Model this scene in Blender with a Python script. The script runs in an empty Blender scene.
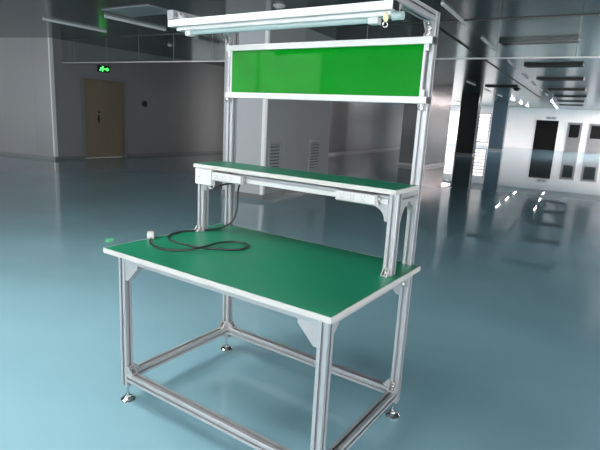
import bpy, bmesh, math, random
from mathutils import Vector, Matrix
random.seed(4)
SC = bpy.context.scene
COL = SC.collection
PI = math.pi

# ------------------------------------------------------------------ materials
def new_mat(name):
    m = bpy.data.materials.new(name); m.use_nodes = True
    nt = m.node_tree; nt.nodes.clear()
    out = nt.nodes.new('ShaderNodeOutputMaterial')
    return m, nt, out

def pbr(name, col, rough=.5, metal=0., spec=.5, var=.06, scale=6., bump=0., bscale=60., coat=0., stretch=None, rvar=0.):
    m, nt, out = new_mat(name)
    N, L = nt.nodes, nt.links
    b = N.new('ShaderNodeBsdfPrincipled')
    L.new(b.outputs[0], out.inputs[0])
    tc = N.new('ShaderNodeTexCoord'); mp = N.new('ShaderNodeMapping')
    L.new(tc.outputs['Object'], mp.inputs[0])
    if stretch: mp.inputs['Scale'].default_value = stretch
    nz = N.new('ShaderNodeTexNoise'); nz.inputs['Scale'].default_value = scale; nz.inputs['Detail'].default_value = 4
    L.new(mp.outputs[0], nz.inputs['Vector'])
    rp = N.new('ShaderNodeValToRGB')
    rp.color_ramp.elements[0].position = .3; rp.color_ramp.elements[1].position = .7
    rp.color_ramp.elements[0].color = (*[c * (1 - var) for c in col], 1)
    rp.color_ramp.elements[1].color = (*[min(1, c * (1 + var)) for c in col], 1)
    L.new(nz.outputs[0], rp.inputs[0]); L.new(rp.outputs[0], b.inputs['Base Color'])
    b.inputs['Roughness'].default_value = rough; b.inputs['Metallic'].default_value = metal
    b.inputs['Specular IOR Level'].default_value = spec
    b.inputs['Coat Weight'].default_value = coat; b.inputs['Coat Roughness'].default_value = .05
    if rvar:
        mr = N.new('ShaderNodeMapRange'); L.new(nz.outputs[0], mr.inputs[0])
        mr.inputs['From Min'].default_value = .3; mr.inputs['From Max'].default_value = .7
        mr.inputs['To Min'].default_value = max(.01, rough - rvar); mr.inputs['To Max'].default_value = rough + rvar
        L.new(mr.outputs[0], b.inputs['Roughness'])
    if bump:
        n2 = N.new('ShaderNodeTexNoise'); n2.inputs['Scale'].default_value = bscale
        L.new(mp.outputs[0], n2.inputs['Vector'])
        bp = N.new('ShaderNodeBump'); bp.inputs['Strength'].default_value = bump; bp.inputs['Distance'].default_value = .002
        L.new(n2.outputs[0], bp.inputs['Height']); L.new(bp.outputs[0], b.inputs['Normal'])
    return m

def panel_mat(name, col, seam, rough, axes='xz', w=1.15, h=30., spec=.5, mortar=.004, coat=0., metal=0., wav=0.):
    """sandwich panels with thin joints; object coordinates"""
    m, nt, out = new_mat(name)
    N, L = nt.nodes, nt.links
    b = N.new('ShaderNodeBsdfPrincipled'); L.new(b.outputs[0], out.inputs[0])
    tc = N.new('ShaderNodeTexCoord'); sp = N.new('ShaderNodeSeparateXYZ'); cb = N.new('ShaderNodeCombineXYZ')
    L.new(tc.outputs['Object'], sp.inputs[0])
    ix = {'x': 0, 'y': 1, 'z': 2}
    L.new(sp.outputs[ix[axes[0]]], cb.inputs[0]); L.new(sp.outputs[ix[axes[1]]], cb.inputs[1])
    br = N.new('ShaderNodeTexBrick'); br.offset = 0; br.squash = 1
    br.inputs['Scale'].default_value = 1; br.inputs['Brick Width'].default_value = w; br.inputs['Row Height'].default_value = h
    br.inputs['Mortar Size'].default_value = mortar; br.inputs['Mortar Smooth'].default_value = .3
    br.inputs['Color1'].default_value = (*col, 1); br.inputs['Color2'].default_value = (*[c * .95 for c in col], 1)
    br.inputs['Mortar'].default_value = (*seam, 1)
    L.new(cb.outputs[0], br.inputs['Vector'])
    nz = N.new('ShaderNodeTexNoise'); nz.inputs['Scale'].default_value = .8; nz.inputs['Detail'].default_value = 3
    L.new(tc.outputs['Object'], nz.inputs['Vector'])
    mx = N.new('ShaderNodeMix'); mx.data_type = 'RGBA'; mx.blend_type = 'MULTIPLY'; mx.inputs[0].default_value = .12
    L.new(br.outputs['Color'], mx.inputs[6]); L.new(nz.outputs['Color'], mx.inputs[7])
    L.new(mx.outputs[2], b.inputs['Base Color'])
    b.inputs['Roughness'].default_value = rough; b.inputs['Specular IOR Level'].default_value = spec
    b.inputs['Coat Weight'].default_value = coat; b.inputs['Coat Roughness'].default_value = .06
    b.inputs['Metallic'].default_value = metal
    bp = N.new('ShaderNodeBump'); bp.inputs['Strength'].default_value = .3; bp.inputs['Distance'].default_value = .003
    bp.invert = True
    L.new(br.outputs['Fac'], bp.inputs['Height'])
    if wav:
        b2 = N.new('ShaderNodeBump'); b2.inputs['Strength'].default_value = wav; b2.inputs['Distance'].default_value = .05
        n3 = N.new('ShaderNodeTexNoise'); n3.inputs['Scale'].default_value = 1.2; n3.inputs['Detail'].default_value = 1
        L.new(tc.outputs['Object'], n3.inputs['Vector']); L.new(n3.outputs[0], b2.inputs['Height'])
        L.new(b2.outputs[0], bp.inputs['Normal'])
    L.new(bp.outputs[0], b.inputs['Normal'])
    return m

def emit(name, col, s):
    m, nt, out = new_mat(name)
    e = nt.nodes.new('ShaderNodeEmission'); e.inputs[0].default_value = (*col, 1); e.inputs[1].default_value = s
    nz = nt.nodes.new('ShaderNodeTexNoise'); nz.inputs['Scale'].default_value = .7
    mr = nt.nodes.new('ShaderNodeMapRange'); mr.inputs['To Min'].default_value = s * .92; mr.inputs['To Max'].default_value = s * 1.08
    nt.links.new(nz.outputs[0], mr.inputs[0]); nt.links.new(mr.outputs[0], e.inputs[1])
    nt.links.new(e.outputs[0], out.inputs[0])
    return m

def glass_mat(name, tint=(.93, .96, .95), refl=.06):
    m, nt, out = new_mat(name)
    N, L = nt.nodes, nt.links
    t = N.new('ShaderNodeBsdfTransparent'); t.inputs[0].default_value = (*tint, 1)
    g = N.new('ShaderNodeBsdfGlossy'); g.inputs['Roughness'].default_value = .02; g.inputs[0].default_value = (.9, .95, .95, 1)
    lw = N.new('ShaderNodeLayerWeight'); lw.inputs[0].default_value = .5
    pw = N.new('ShaderNodeMath'); pw.operation = 'POWER'; pw.inputs[1].default_value = 4; L.new(lw.outputs['Facing'], pw.inputs[0])
    ma = N.new('ShaderNodeMath'); ma.operation = 'MULTIPLY_ADD'; ma.inputs[1].default_value = .25; ma.inputs[2].default_value = .012; L.new(pw.outputs[0], ma.inputs[0])
    mx = N.new('ShaderNodeMixShader'); L.new(ma.outputs[0], mx.inputs[0])
    L.new(t.outputs[0], mx.inputs[1]); L.new(g.outputs[0], mx.inputs[2]); L.new(mx.outputs[0], out.inputs[0])
    return m

M = {}
M['alu'] = pbr('anodised_aluminium', (.41, .415, .43), .38, .45, .5, .04, 14, stretch=(1, 1, .1))
M['alu_cast'] = pbr('cast_aluminium', (.40, .40, .405), .45, .4, .5, .08, 30, bump=.2)
M['steel'] = pbr('zinc_steel', (.70, .69, .68), .22, 1., .5, .06, 20)
M['white_alu'] = pbr('white_coated_aluminium', (.58, .58, .58), .38, .15, .5, .03, 10)
M['white'] = pbr('white_plastic', (.50, .50, .49), .38, 0, .5, .02, 10)
M['band'] = pbr('white_edge_band', (.46, .45, .43), .42, 0, .5, .03, 12)
M['mat'] = pbr('green_rubber_mat', (.011, .200, .108), .34, 0, .45, .10, 5, bump=.08, bscale=220, rvar=.06)
M['green'] = pbr('green_gloss_board', (.0015, .180, .008), .05, 0, .5, .04, 3)
M['black'] = pbr('black_plastic', (.012, .012, .013), .45, 0, .4, .1, 12)
M['rubber'] = pbr('black_rubber', (.010, .011, .011), .4, 0, .5, .1, 30)
M['mark'] = pbr('grey_print', (.20, .21, .23), .5, 0, .3, .05, 20)
M['brass'] = pbr('cream_bead', (.72, .62, .36), .3, .2, .5, .05, 40)
M['diff'] = pbr('lamp_diffuser', (.32, .40, .39), .25, 0, .5, .03, 10)
M['floor'] = pbr('epoxy_floor', (.24, .43, .50), .022, 0, .7, .06, 1.1, rvar=.008)
M['wall'] = panel_mat('grey_wall_panel', (.27, .27, .275), (.17, .17, .175), .30, 'xz', 1.15)
M['wallw'] = panel_mat('white_wall_panel', (.80, .80, .79), (.6, .6, .6), .3, 'xz', 1.15)
M['wall_dark'] = panel_mat('dark_gloss_panel', (.16, .155, .165), (.07, .07, .075), .16, 'xz', .9, wav=.03)
M['ceil'] = panel_mat('ceiling_panel', (.065, .092, .100), (.035, .045, .045), .18, 'xy', 1.15, 3.6, spec=.34, wav=.02, mortar=.006)
M['base'] = pbr('grey_cove_base', (.16, .17, .17), .35, 0, .5, .05, 4)
M['trimw'] = pbr('white_corner_trim', (.86, .86, .86), .3, .1, .5, .02, 4)
M['col_grey'] = panel_mat('grey_column_panel', (.030, .033, .036), (.02, .03, .03), .2, 'xz', .8, spec=.12)
M['col_black'] = panel_mat('black_column_panel', (.010, .012, .013), (.006, .006, .006), .22, 'xz', .8, spec=.15)
M['col_blue'] = panel_mat('slate_blue_column_panel', (.045, .075, .10), (.03, .08, .1), .2, 'xz', .8)
M['door'] = pbr('tan_door_leaf', (.22, .18, .125), .45, 0, .4, .06, 3, stretch=(1, 1, .15))
M['frame'] = pbr('grey_steel_frame', (.22, .225, .23), .35, .1, .5, .04, 5)
M['grey_door'] = pbr('grey_door_leaf', (.13, .135, .135), .4, 0, .3, .05, 3)
M['void'] = pbr('black_void', (.004, .004, .004), .6, 0, .08, .1, 3)
M['grille'] = pbr('light_grey_grille', (.30, .315, .31), .5, 0, .3, .04, 8)
M['slot'] = pbr('dark_grille_back', (.10, .11, .115), .6, 0, .2, .1, 8)
M['vent'] = pbr('dark_vent', (.012, .014, .015), .35, 0, .5, .1, 6)
M['fix'] = pbr('light_fixture_white', (.80, .82, .82), .3, 0, .5, .03, 8)
M['glass'] = glass_mat('smoke_curtain_glass')
M['lit'] = emit('lit_tube', (1, 1, .98), 45)
M['exit'] = emit('exit_green', (.06, 1, .12), 2.4)
M['day'] = emit('daylight_window', (.95, .98, 1), 10.5)
M['day_added'] = emit('added_left_window', (.95, .98, 1), 12)  # glow of the window added to brighten the left front wall
M['reflect_pane'] = emit('added_reflection_pane', (.93, 1, .96), .8)  # dim glow of the pane added for the board's reflection
M['farwin'] = emit('far_daylight_window', (1, .97, .96), 1.6)
M['panel_on'] = emit('lit_panel', (1, .98, .95), 17)
M['panel_far_added'] = emit('added_far_panel', (1, .85, .85), 135)  # glow of unseen panels added to brighten the far zone
M['farwin2'] = emit('side_daylight_window', (1, .94, .935), 7)
M['panel_lamp'] = pbr('panel_lamp_cover', (.42, .48, .48), .3, 0, .5, .03, 4)

# ------------------------------------------------------------------ mesh helpers
def bm_box(bm, x0, x1, y0, y1, z0, z1, bev=0.):
    vs = [bm.verts.new((x, y, z)) for x in (x0, x1) for y in (y0, y1) for z in (z0, z1)]
    f = [(0, 1, 3, 2), (4, 6, 7, 5), (0, 4, 5, 1), (2, 3, 7, 6), (0, 2, 6, 4), (1, 5, 7, 3)]
    fs = [bm.faces.new([vs[i] for i in q]) for q in f]
    if bev:
        es = list({e for q in fs for e in q.edges})
        bmesh.ops.bevel(bm, geom=es, offset=bev, segments=2, affect='EDGES', profile=.5)
    return fs

def bm_prism(bm, pts, axis, a0, a1):
    """extrude a closed 2-D outline along an axis; pts in the other two axes (cyclic order)"""
    o = {'x': lambda a, u, v: (a, u, v), 'y': lambda a, u, v: (u, a, v), 'z': lambda a, u, v: (u, v, a)}[axis]
    A = [bm.verts.new(o(a0, u, v)) for u, v in pts]; B = [bm.verts.new(o(a1, u, v)) for u, v in pts]
    n = len(pts)
    for i in range(n):
        j = (i + 1) % n
        bm.faces.new((A[i], A[j], B[j], B[i]))
    bm.faces.new(A[::-1]); bm.faces.new(B)

def slot_outline(cu, cv, w, h, s=.0055, lip=.0016, s2=.0085, d=.0105, c=.0012):
    P = []
    a, b = w / 2, h / 2
    def side(f):
        return [f(-1, 0), f(-1, 1), f(-2, 1), f(-2, 2), f(2, 2), f(2, 1), f(1, 1), f(1, 0)]
    k = {-2: -s2, -1: -s, 1: s, 2: s2}; dd = {0: 0, 1: lip, 2: d}
    P += [(-a + c, -b)] + side(lambda i, j: (k[i], -b + dd[j])) + [(a - c, -b)]
    P += [(a, -b + c)] + side(lambda i, j: (a - dd[j], k[i])) + [(a, b - c)]
    P += [(a - c, b)] + side(lambda i, j: (-k[i], b - dd[j])) + [(-a + c, b)]
    P += [(-a, b - c)] + side(lambda i, j: (-a + dd[j], -k[i])) + [(-a, -b + c)]
    return [(cu + u, cv + v) for u, v in P]

def bm_profile(bm, axis, a0, a1, cu, cv, w=.04, h=.04):
    bm_prism(bm, slot_outline(cu, cv, w, h), axis, a0, a1)

def bm_cyl(bm, p0, p1, r0, r1=None, n=16, cap=True):
    r1 = r0 if r1 is None else r1
    p0, p1 = Vector(p0), Vector(p1); d = (p1 - p0).normalized()
    a = d.orthogonal().normalized(); b = d.cross(a)
    A, B = [], []
    for i in range(n):
        t = 2 * PI * i / n; v = a * math.cos(t) + b * math.sin(t)
        A.append(bm.verts.new(p0 + v * r0)); B.append(bm.verts.new(p1 + v * r1))
    for i in range(n):
        j = (i + 1) % n; bm.faces.new((A[i], A[j], B[j], B[i]))
    if cap: bm.faces.new(A[::-1]); bm.faces.new(B)

def catmull(pts, n=8, closed=False):
    P = [Vector(p) for p in pts]; out = []
    m = len(P)
    for i in range(m if closed else m - 1):
        g = (lambda k: P[k % m]) if closed else (lambda k: P[min(max(k, 0), m - 1)])
        p0, p1, p2, p3 = g(i - 1), g(i), g(i + 1), g(i + 2)
        for s in range(n):
            t = s / n
            out.append(.5 * ((2 * p1) + (p2 - p0) * t + (2 * p0 - 5 * p1 + 4 * p2 - p3) * t * t + (3 * p1 - p0 - 3 * p2 + p3) * t ** 3))
    if not closed: out.append(P[-1])
    return out

def bm_tube(bm, path, r, n=10, closed=False):
    rings = []; up = None; m = len(path)
    for i, p in enumerate(path):
        if closed: d = (path[(i + 1) % m] - path[i - 1]).normalized()
        else: d = (path[min(i + 1, m - 1)] - path[max(i - 1, 0)]).normalized()
        if up is None: up = d.orthogonal().normalized()
        up = (up - d * up.dot(d)).normalized(); b = d.cross(up)
        rings.append([bm.verts.new(p + (up * math.cos(2 * PI * k / n) + b * math.sin(2 * PI * k / n)) * r) for k in range(n)])
    for i in range(m if closed else m - 1):
        A, B = rings[i], rings[(i + 1) % m]
        for k in range(n):
            j = (k + 1) % n; bm.faces.new((A[k], A[j], B[j], B[k]))
    if not closed: bm.faces.new(rings[0][::-1]); bm.faces.new(rings[-1])

def bm_lathe(bm, prof, c, n=24):
    """(r, z) profile turned about the vertical through c"""
    rings = []
    for r, z in prof:
        rings.append([bm.verts.new((c[0] + r * math.cos(2 * PI * k / n), c[1] + r * math.sin(2 * PI * k / n), c[2] + z)) for k in range(n)])
    for A, B in zip(rings, rings[1:]):
        for k in range(n):
            j = (k + 1) % n; bm.faces.new((A[k], A[j], B[j], B[k]))
    bm.faces.new(rings[0][::-1]); bm.faces.new(rings[-1])

def obj(name, bm, mat, parent=None, smooth=False):
    bmesh.ops.recalc_face_normals(bm, faces=bm.faces[:])
    me = bpy.data.meshes.new(name); bm.to_mesh(me); bm.free()
    for m in (mat if isinstance(mat, (list, tuple)) else [mat]): me.materials.append(m)
    if smooth:
        for p in me.polygons: p.use_smooth = True
        try: me.set_sharp_from_angle(angle=math.radians(35))
        except Exception: pass
    o = bpy.data.objects.new(name, me); COL.objects.link(o)
    if parent: o.parent = parent
    return o

def B(): return bmesh.new()
def box(name, mat, parent, *a, bev=0.):
    bm = B(); bm_box(bm, *a, bev=bev); return obj(name, bm, mat, parent)
def tag(o, label, cat, group=None):
    o['label'] = label; o['category'] = cat
    if group: o['group'] = group
    return o
def thing(name, label, cat, loc=(0, 0, 0), rz=0, group=None):
    o = bpy.data.objects.new(name, None); COL.objects.link(o)
    o.empty_display_size = .1
    o.location = loc; o.rotation_euler = (0, 0, rz)
    return tag(o, label, cat, group)
def struct(o):
    o['kind'] = 'structure'; return o
def copy_tree(o, parent=None):
    c = o.copy(); COL.objects.link(c)
    if parent: c.parent = parent
    for ch in list(o.children): copy_tree(ch, c)
    return c

# ------------------------------------------------------------------ camera
cam = bpy.data.cameras.new('camera'); co = bpy.data.objects.new('camera', cam); COL.objects.link(co)
cam.sensor_fit = 'HORIZONTAL'; cam.sensor_width = 36; cam.lens = 495.756 / 600 * 36; cam.clip_end = 200; cam.clip_start = .05
R = Matrix(((0.823774550215658, -0.16268758300688801, 0.543072960800266), (0.5644630491294208, 0.1463303669793403, -0.8123846932748111), (0.052696836570211264, 0.9757664546576034, 0.21237436140086197)))
co.matrix_world = Matrix.Translation((1.88104865, -1.26694988, 1.35519363)) @ R.to_4x4()
SC.camera = co

# ================================================================== WORKBENCH
W, D, H, TH = 1.170, .760, .750, .022
LX0, LX1, LY0, LY1 = .0565, 1.1135, .070, .755       # leg axes
S2 = .02
ZP = 1.789                                            # top of the uprights
bench = thing('workbench', 'tall aluminium profile workbench with green top, upper shelf and green board', 'workbench')

def edge_band_bm(x0, x1, y0, y1, z0, z1, e=.0025):
    """a closed strip round the edge of a board"""
    bm = B()
    for a in ((x0 - e, x1 + e, y0 - e, y0), (x0 - e, x1 + e, y1, y1 + e), (x0 - e, x0, y0, y1), (x1, x1 + e, y0, y1)):
        bm_box(bm, *a, z0, z1)
    return bm

top = box('tabletop', M['band'], bench, .0025, W - .0025, .0025, D - .0025, H - TH, H - .002, bev=.0008)
obj('edge_band', edge_band_bm(.0025, W - .0025, .0025, D - .0025, H - TH, H - .0004), M['band'], top)
gm = box('green_mat', M['mat'], top, .006, W - .006, .006, D - .006, H - .002, H)
gm['label'] = 'green rubber mat'

def foot(x, y, parent):
    bm = B()
    bm_lathe(bm, [(.0, .0), (.033, .0), (.034, .004), (.029, .010), (.012, .015), (.009, .02), (.0, .02)], (x, y, 0), 28)
    bm_cyl(bm, (x, y, .014), (x, y, .082), .0065, n=14)
    bm_cyl(bm, (x, y, .070), (x, y, .079), .013, n=6)
    bm_cyl(bm, (x, y, .024), (x, y, .030), .010, n=6)
    f = obj('leveling_foot', bm, M['steel'], parent, smooth=True)
    f['label'] = 'chrome levelling foot'
    return f

Z0 = .078
for x in (LX0, LX1):
    bm = B(); bm_profile(bm, 'z', Z0, H - TH, x, LY0)
    foot(x, LY0, obj('leg', bm, M['alu'], bench))
for x in (LX0, LX1):
    bm = B(); bm_profile(bm, 'z', Z0, ZP, x, LY1)
    foot(x, LY1, obj('upright_post', bm, M['alu'], bench))
# upper rails beneath the top and lower rails near the floor
zr = .127
for z in (H - TH - .02, zr):
    for y in (LY0, LY1):
        bm = B(); bm_profile(bm, 'x', LX0 + S2, LX1 - S2, y, z); obj('frame_rail', bm, M['alu'], bench)
    for x in (LX0, LX1):
        bm = B(); bm_profile(bm, 'y', LY0 + S2, LY1 - S2, x, z); obj('frame_rail', bm, M['alu'], bench)

def bracket(o, u, v, s=.036, wd=.034, t=.0045):
    """cast corner bracket: flange along u, flange along v, two ribs, two screw heads"""
    o, u, v = Vector(o), Vector(u), Vector(v); w = u.cross(v)
    mt = Matrix((u, v, w)).transposed().to_4x4(); mt.translation = o
    bm = B()
    bm_box(bm, 0, s, 0, t, -wd / 2, wd / 2); bm_box(bm, 0, t, t, s, -wd / 2, wd / 2)
    for k in (-1, 1):
        a, b = sorted((k * wd / 2, k * (wd / 2 - t)))
        bm_prism(bm, [(t, t), (s, t), (s, t + .004), (t + .004, s), (t, s)], 'z', a, b)
    bmesh.ops.transform(bm, matrix=mt, verts=bm.verts)
    br = obj('corner_bracket', bm, M['alu_cast'], bench)
    for p, d in (((s * .62, t, 0), (0, 1, 0)), ((t, s * .62, 0), (1, 0, 0))):
        bm = B(); p = Vector(p); d = Vector(d)
        bm_cyl(bm, p - d * .001, p + d * .007, .0075, n=12); 
        bmesh.ops.transform(bm, matrix=mt, verts=bm.verts)
        obj('bolt', bm, M['steel'], br, smooth=True)
    return br

zt = zr + S2
for x, sx in ((LX0, 1), (LX1, -1)):
    for y, sy in ((LY0, 1), (LY1, -1)):
        bracket((x + sx * S2, y, zt), (sx, 0, 0), (0, 0, 1))
        bracket((x, y + sy * S2, zt), (0, sy, 0), (0, 0, 1))
        # under the top, along the depth
        bracket((x, y + sy * S2, H - TH - .04), (0, sy, 0), (0, 0, -1))

def gusset(axis, c, p0, su, s=.085, th=.030, curve=False, zd=-1):
    """wide gusset plate in a corner: p0 = (u, z) corner, su = direction along u, runs down (zd=-1)"""
    u0, z0 = p0; P = [(0, 0), (s, 0), (s, .016)]
    if curve:
        for k in range(1, 9):
            t = PI / 2 * k / 9
            P.append((s - (s - .016) * math.sin(t), s - (s - .016) * math.cos(t)))
    P += [(.016, s), (0, s)]
    pts = [(u0 + su * a, z0 + zd * b) for a, b in P]
    bm = B(); bm_prism(bm, pts, axis, c - th / 2, c + th / 2)
    return obj('gusset_plate', bm, M['alu_cast'], bench)

gusset('y', LY0, (LX0 + S2, H - TH - .04), 1)
gusset('y', LY0, (LX1 - S2, H - TH - .04), -1)
gusset('y', LY1, (LX0 + S2, H - TH - .04), 1)
gusset('y', LY1, (LX1 - S2, H - TH - .04), -1)

# ---- upper shelf on two short posts
SX0, SX1, SY0, SY1, SZ = .037, 1.133, .500, .735, 1.101
PY = .551                                             # short post axis
STH = .019
shelf = box('shelf', M['band'], bench, SX0 + .002, SX1 - .002, SY0 + .002, SY1, SZ - STH, SZ - .002, bev=.0008)
obj('edge_band', edge_band_bm(SX0 + .002, SX1 - .002, SY0 + .002, SY1 - .003, SZ - STH, SZ - .0004, .002), M['band'], shelf)
box('green_mat', M['mat'], shelf, SX0 + .006, SX1 - .006, SY0 + .006, SY1 - .004, SZ - .002, SZ)
for x in (LX0, LX1):
    bm = B(); bm_profile(bm, 'z', H, SZ - STH, x, PY); obj('shelf_post', bm, M['alu'], bench)
    bracket((x, PY - S2, H), (0, -1, 0), (0, 0, 1), s=.030, wd=.028)
    bm = B(); bm_profile(bm, 'y', PY + S2, LY1 - S2, x, SZ - STH - .02); obj('shelf_rail', bm, M['alu'], bench)
    gusset('x', x, (PY + S2, SZ - STH - .04), 1, s=.075, curve=True)
    gusset('x', x, (LY1 - S2, SZ - STH - .04), -1, s=.060, curve=True)
bm = B(); bm_profile(bm, 'x', LX0 + S2, LX1 - S2, PY - .002, SZ - STH - .029, .030, .034); rl = obj('shelf_rail', bm, M['alu'], bench)
box('cover_strip', M['white_alu'], rl, LX0 + S2 + .003, LX1 - S2 - .003, PY - .0205, PY - .0170, SZ - STH - .0465, SZ - STH - .026, bev=.0006)
gusset('y', PY, (LX1 - S2, SZ - STH - .044), -1, s=.072, curve=True)
gusset('y', PY, (LX0 + S2, SZ - STH - .044), 1, s=.072, curve=True)

# ---- green board between two flat rails
def board_rail(z0, z1):
    bm = B(); y0, y1 = .697, .735
    bm_box(bm, .064, 1.140, y0, y1, z0, z1, bev=.0015)
    r = obj('board_rail', bm, M['white_alu'], bench)
    for x0, x1 in ((.060, .064), (1.140, 1.147)):
        c = box('end_cap', M['black'] if x0 > 1 else M['white'], r, x0, x1, y0 + .001, y1 - .001, z0 + .001, z1 - .001)
        if x0 > 1: c['label'] = 'black plastic end cap'
    return r
board_rail(1.663, 1.690); board_rail(1.434, 1.461)
board = box('sign_panel', M['green'], bench, .0935, 1.106, .708, .713, 1.461, 1.663)
board['label'] = 'bright green glossy panel'
for x0, x1 in ((.0855, .0935), (1.106, 1.113)):
    box('panel_edge', M['white_alu'], board, x0, x1, .704, .717, 1.461, 1.663)
for x in (.077, 1.119):
    for z, s in ((1.663, -1), (1.461, 1)):
        bm = B()
        bm_cyl(bm, (x, .706, z), (x, .706, z + s * .022), .0075, n=14)
        bm_cyl(bm, (x, .706, z + s * .022), (x, .706, z + s * .027), .0095, n=14)
        obj('panel_clamp', bm, M['white'], bench, smooth=True)
for x, a in ((LX0, 1), (LX1, -1)):                     # brackets above and below the rails on the uprights
    bracket((x, .735, 1.690), (0, -1, 0), (0, 0, 1), s=.030, wd=.030)
    bracket((x, .735, 1.434), (0, -1, 0), (0, 0, -1), s=.026, wd=.026)

# ---- overhead arms and front bar
AY = .338
for x in (LX0, LX1):
    bm = B(); bm_profile(bm, 'y', AY, LY1 - S2, x, ZP - .020, .04, .04)
    arm = obj('overhead_arm', bm, M['alu'], bench)
    box('end_cap', M['frame'], arm, x - .0195, x + .0195, AY - .003, AY, ZP - .0395, ZP - .0005)
    bracket((x, LY1 - S2, ZP - .040), (0, -1, 0), (0, 0, -1), s=.040, wd=.032)
bm = B(); bm_box(bm, .034, 1.1265, .340, .385, ZP - .069, ZP - .040, bev=.002)
bar = obj('overhead_bar', bm, M['white_alu'], bench)
c = box('end_cap', M['black'], bar, 1.1265, 1.131, .341, .384, ZP - .068, ZP - .041); c['label'] = 'black plastic end cap'
bracket((LX0, .385, ZP - .040), (0, 1, 0), (0, 0, -1), s=.028, wd=.03)
bracket((LX1, .385, ZP - .040), (0, 1, 0), (0, 0, -1), s=.028, wd=.03)
bracket((LX0 + S2, .372, ZP - .040), (1, 0, 0), (0, 0, 1), s=.034, wd=.026)

# ---- lamp under the bar
zb = ZP - .069
lamp = thing('work_lamp', 'long unlit tube lamp hanging under the white overhead bar of the workbench', 'lamp', (.62, .375, zb))
def lpart(name, bm, mat, smooth=False):
    o = obj(name, bm, mat, lamp, smooth); o.matrix_parent_inverse = Matrix.Translation((-.62, -.375, -zb)); return o
bm = B(); bm_box(bm, .070, 1.112, .358, .402, zb - .016, zb, bev=.003); lpart('housing', bm, M['white_alu'])
bm = B(); bm_cyl(bm, (.150, .380, zb - .022), (1.025, .380, zb - .022), .0115, n=18); lpart('diffuser_tube', bm, M['diff'], True)
for x0, x1 in ((.118, .150), (1.025, 1.065)):
    bm = B(); bm_box(bm, x0, x1, .364, .396, zb - .038, zb - .014, bev=.004); lpart('tube_holder', bm, M['white'])
bm = B(); bm_cyl(bm, (1.112, .380, zb - .014), (1.150, .380, zb - .014), .0145, n=18); o = lpart('end_plug', bm, M['diff'], True)
bm = B()
bm_lathe(bm, [(0, -.038), (.005, -.036), (.009, -.028), (.009, -.018), (.006, -.012), (.004, -.006), (0, -.006)], (1.100, .352, zb), 16)
o = lpart('pull_bead', bm, M['brass'], True); o['label'] = 'cream bead'
bm = B()
ring = [Vector((1.100 + .0088 * math.cos(2 * PI * k / 24), .352, zb - .045 + .0088 * math.sin(2 * PI * k / 24))) for k in range(24)]
bm_tube(bm, ring, .0017, 8, closed=True); lpart('pull_ring', bm, M['steel'], True)

# ---- power strips and junction box in front of the shelf rail
def power_strip(x0, x1, label):
    y1, y0 = PY - .0206, PY - .054; z0, z1 = 1.028, 1.071
    t = thing('power_strip', label, 'power strip', ((x0 + x1) / 2, y1, z0), group='power strips under the shelf')
    L2 = (x1 - x0) / 2; d = y1 - y0
    bm = B(); bm_prism(bm, [(0, 0), (-d * .72, 0), (-d, .006), (-d, .040), (-d * .85, .043), (0, .043)], 'x', -L2, L2 - .014)
    obj('body', bm, M['white'], t)
    bm = B()
    bm_box(bm, L2 - .014, L2, -d * .8, -.002, .003, .012); bm_box(bm, L2 - .014, L2 - .006, -d * .7, -.002, .012, .038)
    bm_cyl(bm, (L2 - .006, -d * .4, .028), (L2 + .001, -d * .4, .028), .006, n=10)
    obj('mounting_clip', bm, M['alu_cast'], t)
    for k in range(3):
        cx = -L2 + .030 + k * .048
        s = box('socket', M['white'], t, cx - .019, cx + .019, -d - .0012, -d + .001, .008, .038, bev=.0006)
        bm = B()
        for a, b, w_, h_ in ((-.007, .030, .0035, .0055), (.007, .030, .0035, .0055), (-.006, .0155, .0025, .006), (.006, .0155, .0025, .006), (0, .021, .0025, .005)):
            bm_box(bm, cx + a - w_ / 2, cx + a + w_ / 2, -d - .0016, -d - .0008, b - h_ / 2, b + h_ / 2)
        obj('pin_holes', bm, M['mark'], s)
    return t
power_strip(.168, .366, 'white power strip beside the white box, under the shelf')
power_strip(.870, 1.062, 'white power strip under the shelf, near the short right post')
jb = thing('junction_box', 'white rounded box at the left end under the upper shelf', 'box', (.103, PY - S2 - .0008, 1.000))
box('housing', M['white'], jb, -.056, .056, -.030, 0, 0, .080, bev=.005)
box('logo_mark', M['mark'], jb, -.034, -.016, -.0305, -.0295, .038, .041)
bm = B(); bm_tube(bm, catmull([(.030, -.018, .002), (.034, -.018, -.010), (.047, -.016, -.013), (.058, -.012, -.004), (.060, -.010, .012), (.057, -.008, .026), (.0535, -.008, .03)], 6), .0032, 8)
obj('lead', bm, M['white'], jb, True)

# ---- black power cord on the table
from mathutils import Vector as V
def table_pt(u, v, z):
    d = R @ V(((u - 300) / 495.756, -(v - 225) / 495.756, -1)); c = V((1.88104865, -1.26694988, 1.35519363))
    return c + d * ((z - c.z) / d.z)
CR = .0046
zc = H + CR
pix = [(210, 229.6), (196, 230.6), (183, 231.2), (174, 233.2), (168.5, 236.5), (171, 240.6), (184, 244.2), (201, 247.4), (222, 249.3), (240, 249.4),
       (249, 245.6), (241, 242.2), (229, 241.8), (217, 243.3), (203, 247.0), (190, 249.8), (174, 250.3), (162, 248.8), (154, 245.8), (150, 241.8), (150.5, 238.8)]
path = [V((.150, .512, .994)), V((.162, .525, .992)), V((.180, .560, 1.004)), V((.205, .640, 1.012)), V((.172, .700, 1.00)), V((.148, .716, .955)), V((.148, .716, .90)), V((.146, .710, .84)), V((.130, .690, .785)), V((.104, .640, .759))]
for i, (u, v) in enumerate(pix):
    lift = .0095 if 13 <= i <= 15 else 0
    path.append(table_pt(u, v, zc + lift))
cord = thing('extension_cord', 'black power cord looping over the green tabletop to a white plug', 'cord', (path[10].x, path[10].y, H))
ci = Matrix.Translation((-path[10].x, -path[10].y, -H))
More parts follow.
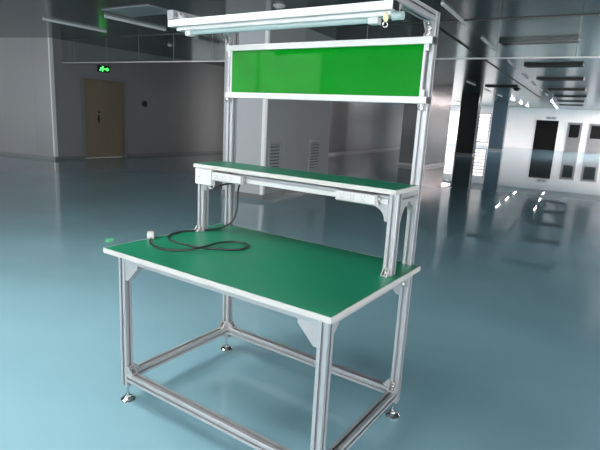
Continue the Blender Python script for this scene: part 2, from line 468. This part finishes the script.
bm = B(); bm_tube(bm, catmull(path, 8), CR, 10)
o = obj('cable', bm, M['rubber'], cord, True); o.matrix_parent_inverse = ci
pe = path[-1]; dd = (path[-1] - path[-2]).normalized(); dd.z = 0; dd.normalize()
bm = B()
bm_cyl(bm, (0, 0, 0), (0, .010, 0), .0065, .009, n=16)
bm_box(bm, -.0165, .0165, .008, .040, -.0045, .030, bev=.006)
bm_box(bm, -.013, .013, .034, .046, -.001, .026, bev=.003)
ang = math.atan2(dd.y, dd.x) - PI / 2
bmesh.ops.transform(bm, matrix=Matrix.Translation(pe) @ Matrix.Rotation(ang, 4, 'Z'), verts=bm.verts)
plug = obj('plug', bm, M['white'], cord, True); plug.matrix_parent_inverse = ci; plug['label'] = 'white moulded mains plug'
bm = B()
for a in (-.007, .007, 0):
    zz = .006 if a else .018
    bm_box(bm, a - .0008 - .002, a + .0008 + .002, .046, .062, zz, zz + .0018)
bmesh.ops.transform(bm, matrix=Matrix.Translation(pe) @ Matrix.Rotation(ang, 4, 'Z'), verts=bm.verts)
pins = obj('pins', bm, M['steel'], plug)

# ================================================================== ROOM
ZC = 2.876
struct(box('floor', M['floor'], None, -18, 8, -7, 46, -.1, 0))
struct(box('ceiling', M['ceil'], None, -18, 8, -7, 46, ZC, ZC + .1))

def wall(name, p0, p1, mat, th=.15, z0=0., z1=ZC, base=True, bname=None):
    """vertical slab from p0 to p1; the face looks to the right-hand side of p0->p1 (local -y)"""
    p0, p1 = Vector((*p0, 0)), Vector((*p1, 0)); d = p1 - p0; L = d.length
    o = box(name, mat, None, 0, L, 0, th, z0, z1)
    o.location = p0; o.rotation_euler = (0, 0, math.atan2(d.y, d.x)); struct(o)
    if base:
        b = box(bname or name.replace('wall', 'baseboard'), M['base'], None, 0, L, -.012, 0, 0, .075)
        b.location = p0; b.rotation_euler = o.rotation_euler; struct(b)
    return o

CL = (-10.08, 5.55)                                    # outside corner at the far left
wall('wall_left_front', (-17.3, 3.65), CL, M['wall'])
wlx = lambda y: -10.08 - .08 * (y - 5.55) / 8.6
DY0, DY1, DH = 6.36, 7.64, 2.07
wall('wall_left', CL, (wlx(DY0), DY0), M['wall'])
wall('wall_left.001', (wlx(DY1), DY1), (wlx(14.15), 14.15), M['wall'], bname='baseboard_left.001')
wall('wall_left.002', (wlx(DY0), DY0), (wlx(DY1), DY1), M['wall'], z0=DH, base=False)
# wall() faces -y local; for p0->p1 heading +y the local -y is +x
wall('wall_left_jog', (-10.3, 14.15), (-7.9, 14.15), M['wall_dark'])
wall('wall_left_dark', (-7.9, 14.15), (-8.80, 24.6), M['wall_dark'])
wall('wall_left_recess', (-8.8, 24.75), (-13.6, 24.2), M['wallw'])
wall('wall_left_far', (-13.4, 24.0), (-14.4, 39.0), M['wallw'])
fa = math.atan(.14)
fp = lambda x: (x, 38.3 + .14 * (x + 3.5))
wall('wall_far', fp(-15), fp(7.2), M['wallw'], base=False)
wall('wall_right', (7, 41), (7, -6.2), M['wallw'])
wall('wall_back', (7.2, -6), (-17.2, -6), M['wallw'])
wall('wall_left_near', (-17, -6.2), (-17, 4), M['wall'])
o = struct(box('trim_1', M['trimw'], None, -.11, .012, -.012, .07, .07, ZC)); o.location = (*CL, 0); o.rotation_euler = (0, 0, 0)

# ---- box column with vents
BA = math.radians(7.0); BC = (-3.10, 5.03); BW, BL = .80, 2.55
def column(name, c, deg, wf, ws, mat, basemat=True):
    o = box(name, mat, None, -wf, 0, 0, ws, 0, ZC)
    o.location = (*c, 0); o.rotation_euler = (0, 0, math.radians(deg)); struct(o)
    b = B()
    for a in ((-wf - .014, .014, -.014, 0), (0, .014, 0, ws), (-wf - .014, -wf, 0, ws), (-wf - .014, .014, ws, ws + .014)): bm_box(b, *a, 0, .085)
    bo = obj('baseboard_' + name.split('.')[0], b, M['base'], None); bo.location = o.location; bo.rotation_euler = o.rotation_euler; struct(bo)
    return o
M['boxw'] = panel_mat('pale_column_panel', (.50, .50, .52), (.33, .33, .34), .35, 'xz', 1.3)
M['boxs_shade'] = panel_mat('column_side_shade', (.38, .385, .395), (.30, .30, .31), .7, 'yz', 1.3, spec=.2)  # darker copy of the column panel: shade on the side painted in
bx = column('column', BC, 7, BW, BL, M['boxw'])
bx.data.materials.append(M['boxs_shade']); bx.data.polygons[1].material_index = 1
o = struct(box('trim_2', M['trimw'], None, -.05, .008, -.008, .05, .08, ZC)); o.location = (*BC, 0); o.rotation_euler = (0, 0, BA)
def vent_grille(t0, t1, z0, z1, label):
    n = Vector((math.cos(BA), math.sin(BA), 0)); s = Vector((-math.sin(BA), math.cos(BA), 0))
    p = Vector((*BC, 0)) + s * (t0 + t1) / 2 + Vector((0, 0, z0))
    t = thing('wall_vent', label, 'vent', p, BA, 'louvred vents on the pale column')
    w, h = (t1 - t0) / 2, z1 - z0
    bm = B(); e = .05
    bm_box(bm, 0, .018, -w, w, 0, e); bm_box(bm, 0, .018, -w, w, h - e, h); bm_box(bm, 0, .018, -w, -w + e, e, h - e); bm_box(bm, 0, .018, w - e, w, e, h - e)
    obj('frame', bm, M['grille'], t)
    box('backing', M['slot'], t, .0005, .004, -w + e, w - e, e, h - e)
    bm = B(); n_ = 9
    for k in range(n_):
        z = e + (h - 2 * e) * (k + .5) / n_
        bm_prism(bm, [(.004, z + .020), (.016, z - .006), (.016, z - .012), (.004, z + .012)], 'y', -w + e, w - e)
    # prism 'y' takes (x, z) outline
    obj('louvres', bm, M['grille'], t)
vent_grille(.13, .55, .36, .95, 'louvred vent on the pale column, next to its white corner strip')
vent_grille(1.62, 2.10, .36, .95, 'louvred vent on the pale column, towards its far dark end')

column('column', (-3.73, 14.02), 1, .86, 2.1, M['col_grey'])
column('column', (-4.72, 23.0), 7, .80, .9, M['col_black'])
column('column', (-5.12, 30.8), 7, .80, .9, M['col_blue'])

# ---- tan double door on the left wall
def on_wall_left(y): return -10.08 - .08 * (y - 5.55) / 8.6
DA = math.atan2(8.6, -.08) - PI / 2
door = struct(box('door_1', M['door'], None, -.075, -.035, .035, 1.245, .01, DH - .035))
door.location = (on_wall_left(DY0), DY0, 0); door.rotation_euler = (0, 0, DA)
bm = B(); e = .006
bm_box(bm, -.15, e, 0, .035, 0, DH); bm_box(bm, -.15, e, 1.245, 1.28, 0, DH); bm_box(bm, -.15, e, .035, 1.245, DH - .035, DH)
bm_box(bm, 0, e, -.06, 0, 0, DH + .06); bm_box(bm, 0, e, 1.28, 1.34, 0, DH + .06); bm_box(bm, 0, e, 0, 1.28, DH, DH + .06)
obj('door_frame', bm, M['frame'], door)
box('leaf_seam', M['base'], door, -.0355, -.0345, .56, .564, .02, DH - .04)
bm = B(); bm_box(bm, -.035, -.028, .44, .49, .93, 1.13, bev=.003); bm_cyl(bm, (-.028, .465, 1.02), (.005, .465, 1.02), .009); bm_box(bm, -.005, .010, .38, .475, 1.01, 1.03, bev=.004); bm_cyl(bm, (-.035, .475, 1.20), (-.015, .475, 1.20), .025)
obj('door_handle', bm, M['black'], door, True)

# ---- exit sign above it
ex = thing('exit_sign', 'glowing green emergency exit sign over the tan double door', 'sign', (on_wall_left(6.98) + .002, 6.98, 2.23), DA)
box('housing', M['black'], ex, 0, .03, -.185, .185, 0, .17, bev=.014)
def g(name, rects, prisms=()):
    bm = B()
    for a, b, c, d in rects: bm_box(bm, .0295, .032, a, b, c, d)
    for P in prisms: bm_prism(bm, P, 'x', .0295, .032)
    return obj(name, bm, M['exit'], ex)
g('arrow', [(.02, .095, .062, .100)], [[(.09, .030), (.155, .081), (.09, .132)]])
g('running_figure', [(-.055, -.018, .116, .150)], [[(-.10, .112), (-.005, .118), (.008, .088), (-.04, .082), (-.012, .055), (-.040, .015), (-.070, .020), (-.052, .052), (-.080, .058), (-.120, .025), (-.140, .045), (-.098, .082), (-.118, .095)]])

def wall_thing(name, label, cat, y, z): 
    return thing(name, label, cat, (on_wall_left(y) + .001, y, z), DA)
t = wall_thing('alarm_bell', 'small dark round alarm device on the grey wall right of the tan door', 'alarm', 8.29, 1.49)
bm = B(); bm_cyl(bm, (0, 0, 0), (.03, 0, 0), .085, n=24); obj('base', bm, M['black'], t, True)
bm = B(); bm_cyl(bm, (.03, 0, 0), (.055, 0, 0), .06, .03, n=24); obj('dome', bm, M['black'], t, True)

# ---- far wall: black doorway, grey doors, windows
def at_far(x): p = fp(x); return (p[0], p[1], 0)
def far_box(name, mat, parent, *a, bev=0.):
    return box(name, mat, parent, *a, bev=bev)
def far_door(name, x, w, h, mat, glass):
    d = struct(box(name, mat, None, -w / 2, w / 2, -.03, 0, 0, h)); d.location = at_far(x); d.rotation_euler = (0, 0, fa)
    bm = B(); f = .07
    bm_box(bm, -w / 2 - f, -w / 2, -.06, 0, 0, h + f); bm_box(bm, w / 2, w / 2 + f, -.06, 0, 0, h + f); bm_box(bm, -w / 2, w / 2, -.06, 0, h, h + f)
    obj('door_frame', bm, M['frame'] if glass else M['void'], d)
    if glass:
        box('door_glass', M['void'], d, -w / 2 + .08, w / 2 - .08, -.036, -.03, h * .50, h - .08)
        bm = B(); bm_cyl(bm, (w / 2 - .09, -.03, 1.0), (w / 2 - .09, -.08, 1.0), .02); obj('door_handle', bm, M['steel'], d)
    return d
far_door('door_2', -3.93, 1.28, 1.98, M['void'], False)  # flat black sheet painted in for the dark room beyond the opening
far_door('door_3', -2.20, .78, 1.92, M['grey_door'], True)
far_door('door_4', -.86, .86, 1.92, M['grey_door'], True)
t = thing('door_sign', 'small sign above the black doorway in the white far wall', 'sign', (at_far(-3.75)[0], at_far(-3.75)[1] - .02, 2.12), fa)
box('plate', M['white'], t, -.36, .36, -.012, 0, 0, .20)
box('mark', M['mark'], t, -.24, -.03, -.015, -.012, .04, .16); box('mark', M['mark'], t, .05, .26, -.015, -.012, .06, .16)

def window(name, loc, rz, w, z0, z1, mat, nv=1, nh=0, frame='frame'):
    """bright pane on a wall face (local -y), with a real frame and mullions"""
    p = struct(box(name, mat, None, -w / 2, w / 2, -.012, -.004, z0, z1)); p.location = loc; p.rotation_euler = (0, 0, rz)
    bm = B(); f = .06
    bm_box(bm, -w / 2 - f, w / 2 + f, -.05, 0, z0 - f, z0); bm_box(bm, -w / 2 - f, w / 2 + f, -.05, 0, z1, z1 + f)
    bm_box(bm, -w / 2 - f, -w / 2, -.05, 0, z0, z1); bm_box(bm, w / 2, w / 2 + f, -.05, 0, z0, z1)
    for k in range(1, nv): x = -w / 2 + w * k / nv; bm_box(bm, x - .025, x + .025, -.045, -.003, z0, z1)
    for k in range(1, nh + 1): z = z0 + (z1 - z0) * k / (nh + 1); bm_box(bm, -w / 2, w / 2, -.045, -.003, z - .03, z + .03)
    obj('window_frame', bm, M[frame], p)
    return p
# behind the photographer
for i, x in enumerate((.2, 2.8, 5.4)):
    window('window_%d' % (i + 1), (x, -6, 0), PI, 2.3, .75, 2.6, M['day'], 2)
window('window_4', (-5.2, -6, 0), PI, 3.2, .15, 2.81, M['reflect_pane'], 2, 1)  # unseen pane, added and sized for the pale reflection in the green board
window('window_11', (-12.8, -6, 0), PI, 5.5, .6, 2.7, M['day_added'], 4)  # unseen window, added to brighten the left front wall
M['day3'] = emit('right_daylight_window', (1, .97, .97), 7)
window('window_12', (7, -.5, 0), -PI / 2, 5.6, .6, 2.65, M['day3'], 4)
# far end of the hall
window('window_5', at_far(-11.2), fa, 2.4, .25, 2.35, M['farwin'], 1, 0, 'trimw')
window('window_6', at_far(-8.2), fa, .9, .3, 2.3, M['farwin'], 1, 7)
for i, y in enumerate((28.5, 33, 37)):
    window('window_%d' % (i + 7), (7, y, 0), -PI / 2, 3.6, .5, 2.6, M['farwin2'], 3)

# ---- glass smoke curtain hanging from the ceiling
ca = math.atan2(.78, 11.3); c0 = Vector((-10.06, 5.82, 0)); cd = Vector((math.cos(ca), math.sin(ca), 0))
def curtain(s0, s1, seams, label):
    t = thing('smoke_curtain', label, 'glass curtain', c0 + cd * s0 + Vector((0, 0, ZC)), ca, 'glass smoke curtains under the ceiling')
    L = s1 - s0; zb_ = 2.325 - ZC
    xs = [0] + [s - s0 for s in seams if s0 + .1 < s < s1 - .1] + [L]
    for a, b in zip(xs, xs[1:]):
        box('glass_pane', M['glass'], t, a + .004, b - .004, -.003, .003, zb_ + .02, 0)
        if a > 0: box('joint_strip', M['mark'], t, a - .005, a + .005, -.005, .005, zb_ + .02, 0)
    bm = B(); bm_box(bm, 0, L, -.012, .012, zb_, zb_ + .020, bev=.002); obj('bottom_rail', bm, M['alu'], t)
    box('top_channel', M['vent'], t, 0, L, -.012, .012, -.012, 0)
seams = [.52, 1.65] + [1.65 + 1.02 * k for k in range(1, 5)] + [11.03 - 1.02 * k for k in range(0, 4)] + [11.03 + 1.02 * k for k in range(1, 6)]
sbox0 = (-3.98 + 10.06) / math.cos(ca); sbox1 = (-3.26 + 10.06) / math.cos(ca)
curtain(.03, sbox0 - .06, sorted(seams), 'clear glass smoke curtain with thin metal rail, between left wall and pale column')
curtain(sbox1 + .0, 17.05 / math.cos(ca), sorted(seams), 'clear glass smoke curtain with thin metal rail, right of the pale column')

# ---- ceiling vents, lights, detectors
def ceiling_vent(x, y, w, d, label):
    t = thing('ceiling_vent', label, 'vent', (x, y, ZC), math.radians(-1.0), 'dark slot vents in the ceiling')
    bm = B(); e = .025
    bm_box(bm, -w / 2 - e, w / 2 + e, -d / 2 - e, -d / 2, -.05, 0); bm_box(bm, -w / 2 - e, w / 2 + e, d / 2, d / 2 + e, -.05, 0)
    bm_box(bm, -w / 2 - e, -w / 2, -d / 2, d / 2, -.05, 0); bm_box(bm, w / 2, w / 2 + e, -d / 2, d / 2, -.05, 0)
    obj('frame', bm, M['vent'], t)
    bm = B()
    for k in range(4):
        yy = -d / 2 + d * (k + .5) / 4
        bm_box(bm, -w / 2, w / 2, yy - .012, yy + .012, -.035, -.002)
    obj('blade', bm, M['vent'], t)
    box('backing', M['void'], t, -w / 2, w / 2, -d / 2, d / 2, -.003, -.0005)
ordn = ['nearest', 'second', 'third', 'fourth', 'fifth', 'sixth', 'seventh', 'eighth', 'ninth', 'tenth', 'eleventh', 'twelfth']
for i, (x, y) in enumerate([(.11, 8.5), (-.14, 12.1), (-.44, 15.6), (-.75, 19.8), (-1.05, 23.8), (-1.48, 27.8), (-1.9, 32.0)]):
    ceiling_vent(x, y, 1.2, .30, ('nearest' if i == 0 else ordn[i]) + ' dark slot vent in the ceiling row at the right')
ceiling_vent(-2.75, 18.6, 1.1, .30, 'dark slot vent in the ceiling, left of the right-hand row')

def tube_light(x, y0, y1, label, lit=False, group=None, ang=math.radians(4.5)):
    L = y1 - y0
    t = thing('ceiling_light', label, 'light', (x, y0, ZC), ang, group)
    bm = B(); bm_box(bm, -.022, .022, 0, L, -.018, 0, bev=.004); obj('housing', bm, M['fix'], t)
    bm = B(); bm_cyl(bm, (0, .03, -.028), (0, L - .03, -.028), .011, n=14); obj('tube', bm, M['lit'] if lit else M['fix'], t, True)
    for a in (0, L - .03): box('end_holder', M['white'], t, -.016, .016, a, a + .03, -.040, -.016, bev=.003)
ys = [5.3, 8.0, 11.2, 14.0, 16.6, 19.4, 22.2]
for i, y in enumerate(ys):
    tube_light(-.53 - .078 * (y - 5.5), y, y + 1.35, ('nearest' if i == 0 else ordn[i]) + ' unlit tube light in the ceiling row beside the dark slot vents', group='unlit tube lights in the right ceiling row')
for i, y in enumerate([27.5, 31.5, 35.0]):
    tube_light(-2.35 - .1 * (y - 27.5), y, y + 1.5, ['nearest', 'middle', 'farthest'][i] + ' glowing tube light on the ceiling before the far doors', True, 'lit tube lights at the far end')
for i, y in enumerate([26.5, 30.0, 33.5]):
    tube_light(-4.1 - .075 * (y - 26.5), y, y + 1.5, ['nearest', 'middle', 'farthest'][i] + ' glowing tube light on the ceiling beside the slate blue column', True, 'lit tube lights at the far end')
for i, y in enumerate([16.7, 20.2, 23.6]):
    tube_light(-3.5 - .085 * (y - 16.7), y, y + 1.5, ['nearest', 'middle', 'farthest'][i] + ' unlit tube light on the ceiling between the grey and black columns', group='unlit tube lights along the columns')
tube_light(-7.53, 4.0, 5.35, 'dim tube light on the ceiling near the corner strip of the left wall', ang=math.radians(2.5), group='unlit tube lights over the left of the hall')
tube_light(-6.04, 4.25, 5.60, 'dim tube light on the ceiling beside the pale flat panel', ang=math.radians(1.5), group='unlit tube lights over the left of the hall')
t = thing('ceiling_panel', 'pale flat square light panel on the dark ceiling, upper left', 'light', (-5.08, 4.22, ZC), math.radians(2))
box('frame', M['frame'], t, -.56, .56, -.30, .30, -.012, 0, bev=.002)
box('cover', M['panel_lamp'], t, -.535, .535, -.275, .275, -.015, -.011, bev=.002)
for (x, y, r, lab) in ((-7.79, 7.22, .06, 'small white smoke detector on the ceiling above the dark alarm'), (-6.23, 7.33, .06, 'small white smoke detector on the ceiling just left of the board'), (-2.65, 4.68, .09, 'larger white smoke detector on the ceiling above the overhead bar')):
    t = thing('smoke_detector', lab, 'detector', (x, y, ZC), group='ceiling smoke detectors')
    bm = B(); bm_lathe(bm, [(0, 0), (r, 0), (r, -.02), (0, -.02)], (0, 0, 0)); obj('base', bm, M['white'], t, True)
    bm = B(); bm_lathe(bm, [(0, -.02), (r * .8, -.02), (r * .6, -.045), (0, -.05)], (0, 0, 0)); obj('cap', bm, M['white'], t, True)
t = thing('ceiling_speaker', 'small black dome on the ceiling between the black and blue columns', 'dome', (-2.5, 19.9, ZC))
bm = B(); bm_lathe(bm, [(0, 0), (.13, 0), (.13, -.02), (.10, -.07), (0, -.10)], (0, 0, 0)); obj('dome', bm, M['black'], t, True)
bm = B(); bm_lathe(bm, [(.0, 0), (.16, 0), (.16, -.015), (0, -.015)], (0, 0, 0)); obj('rim', bm, M['void'], t, True)
def unseen_panel_light(x, y, label, group, mt='panel_far_added'):
    t = thing('ceiling_light', label, 'light', (x, y, ZC), 0, group)
    box('frame', M['frame'], t, -.31, .31, -.61, .61, -.02, 0, bev=.003)
    box('cover', M[mt], t, -.285, .285, -.585, .585, -.026, -.019)
for x, y in ((-1.9, -2.6), (-.7, -2.6), (-1.9, -.6), (-.7, -.6)):  # out of view; added to light the floor and tabletop from above
    unseen_panel_light(x, y, 'unseen glowing square light panel on the ceiling before the bench', 'unseen light panels before the bench', 'panel_on')
for x in (1.2, 3.4, 5.4):  # out of view; added to brighten the far white wall
    for y in (28, 32, 36):
        unseen_panel_light(x, y, 'unseen glowing panel added on the far right ceiling', 'added light panels at the far right')
for x, y in ((-12, 27), (-12, 31), (-12, 35), (-9.5, 29), (-9.5, 34)):  # hidden from view; added to brighten the far left
    unseen_panel_light(x, y, 'unseen glowing panel added on the far left ceiling', 'added light panels at the far left')
# thin dark duct along the ceiling
d = Vector((-2.54 + 1.02, 25.4 - 5.6, 0)); o = box('trim_3', M['void'], None, -.018, .018, 0, d.length, -.012, 0)
o.location = (-1.02, 5.6, ZC); o.rotation_euler = (0, 0, math.atan2(d.y, d.x) - PI / 2); struct(o)

# ------------------------------------------------------------------ world and view
w = bpy.data.worlds.new('world'); SC.world = w; w.use_nodes = True
w.node_tree.nodes['Background'].inputs[0].default_value = (.8, .9, 1, 1); w.node_tree.nodes['Background'].inputs[1].default_value = .3
SC.view_settings.view_transform = 'Standard'; SC.view_settings.look = 'None'
SC.view_settings.exposure = 0.4; SC.view_settings.gamma = 1; SC.view_settings.use_curve_mapping = False
SC.cycles.use_denoising = True
SC.cycles.max_bounces = 10; SC.cycles.diffuse_bounces = 4; SC.cycles.glossy_bounces = 5; SC.cycles.transparent_max_bounces = 16
SC.cycles.sample_clamp_indirect = 6
SC.cycles.caustics_reflective = False; SC.cycles.caustics_refractive = False
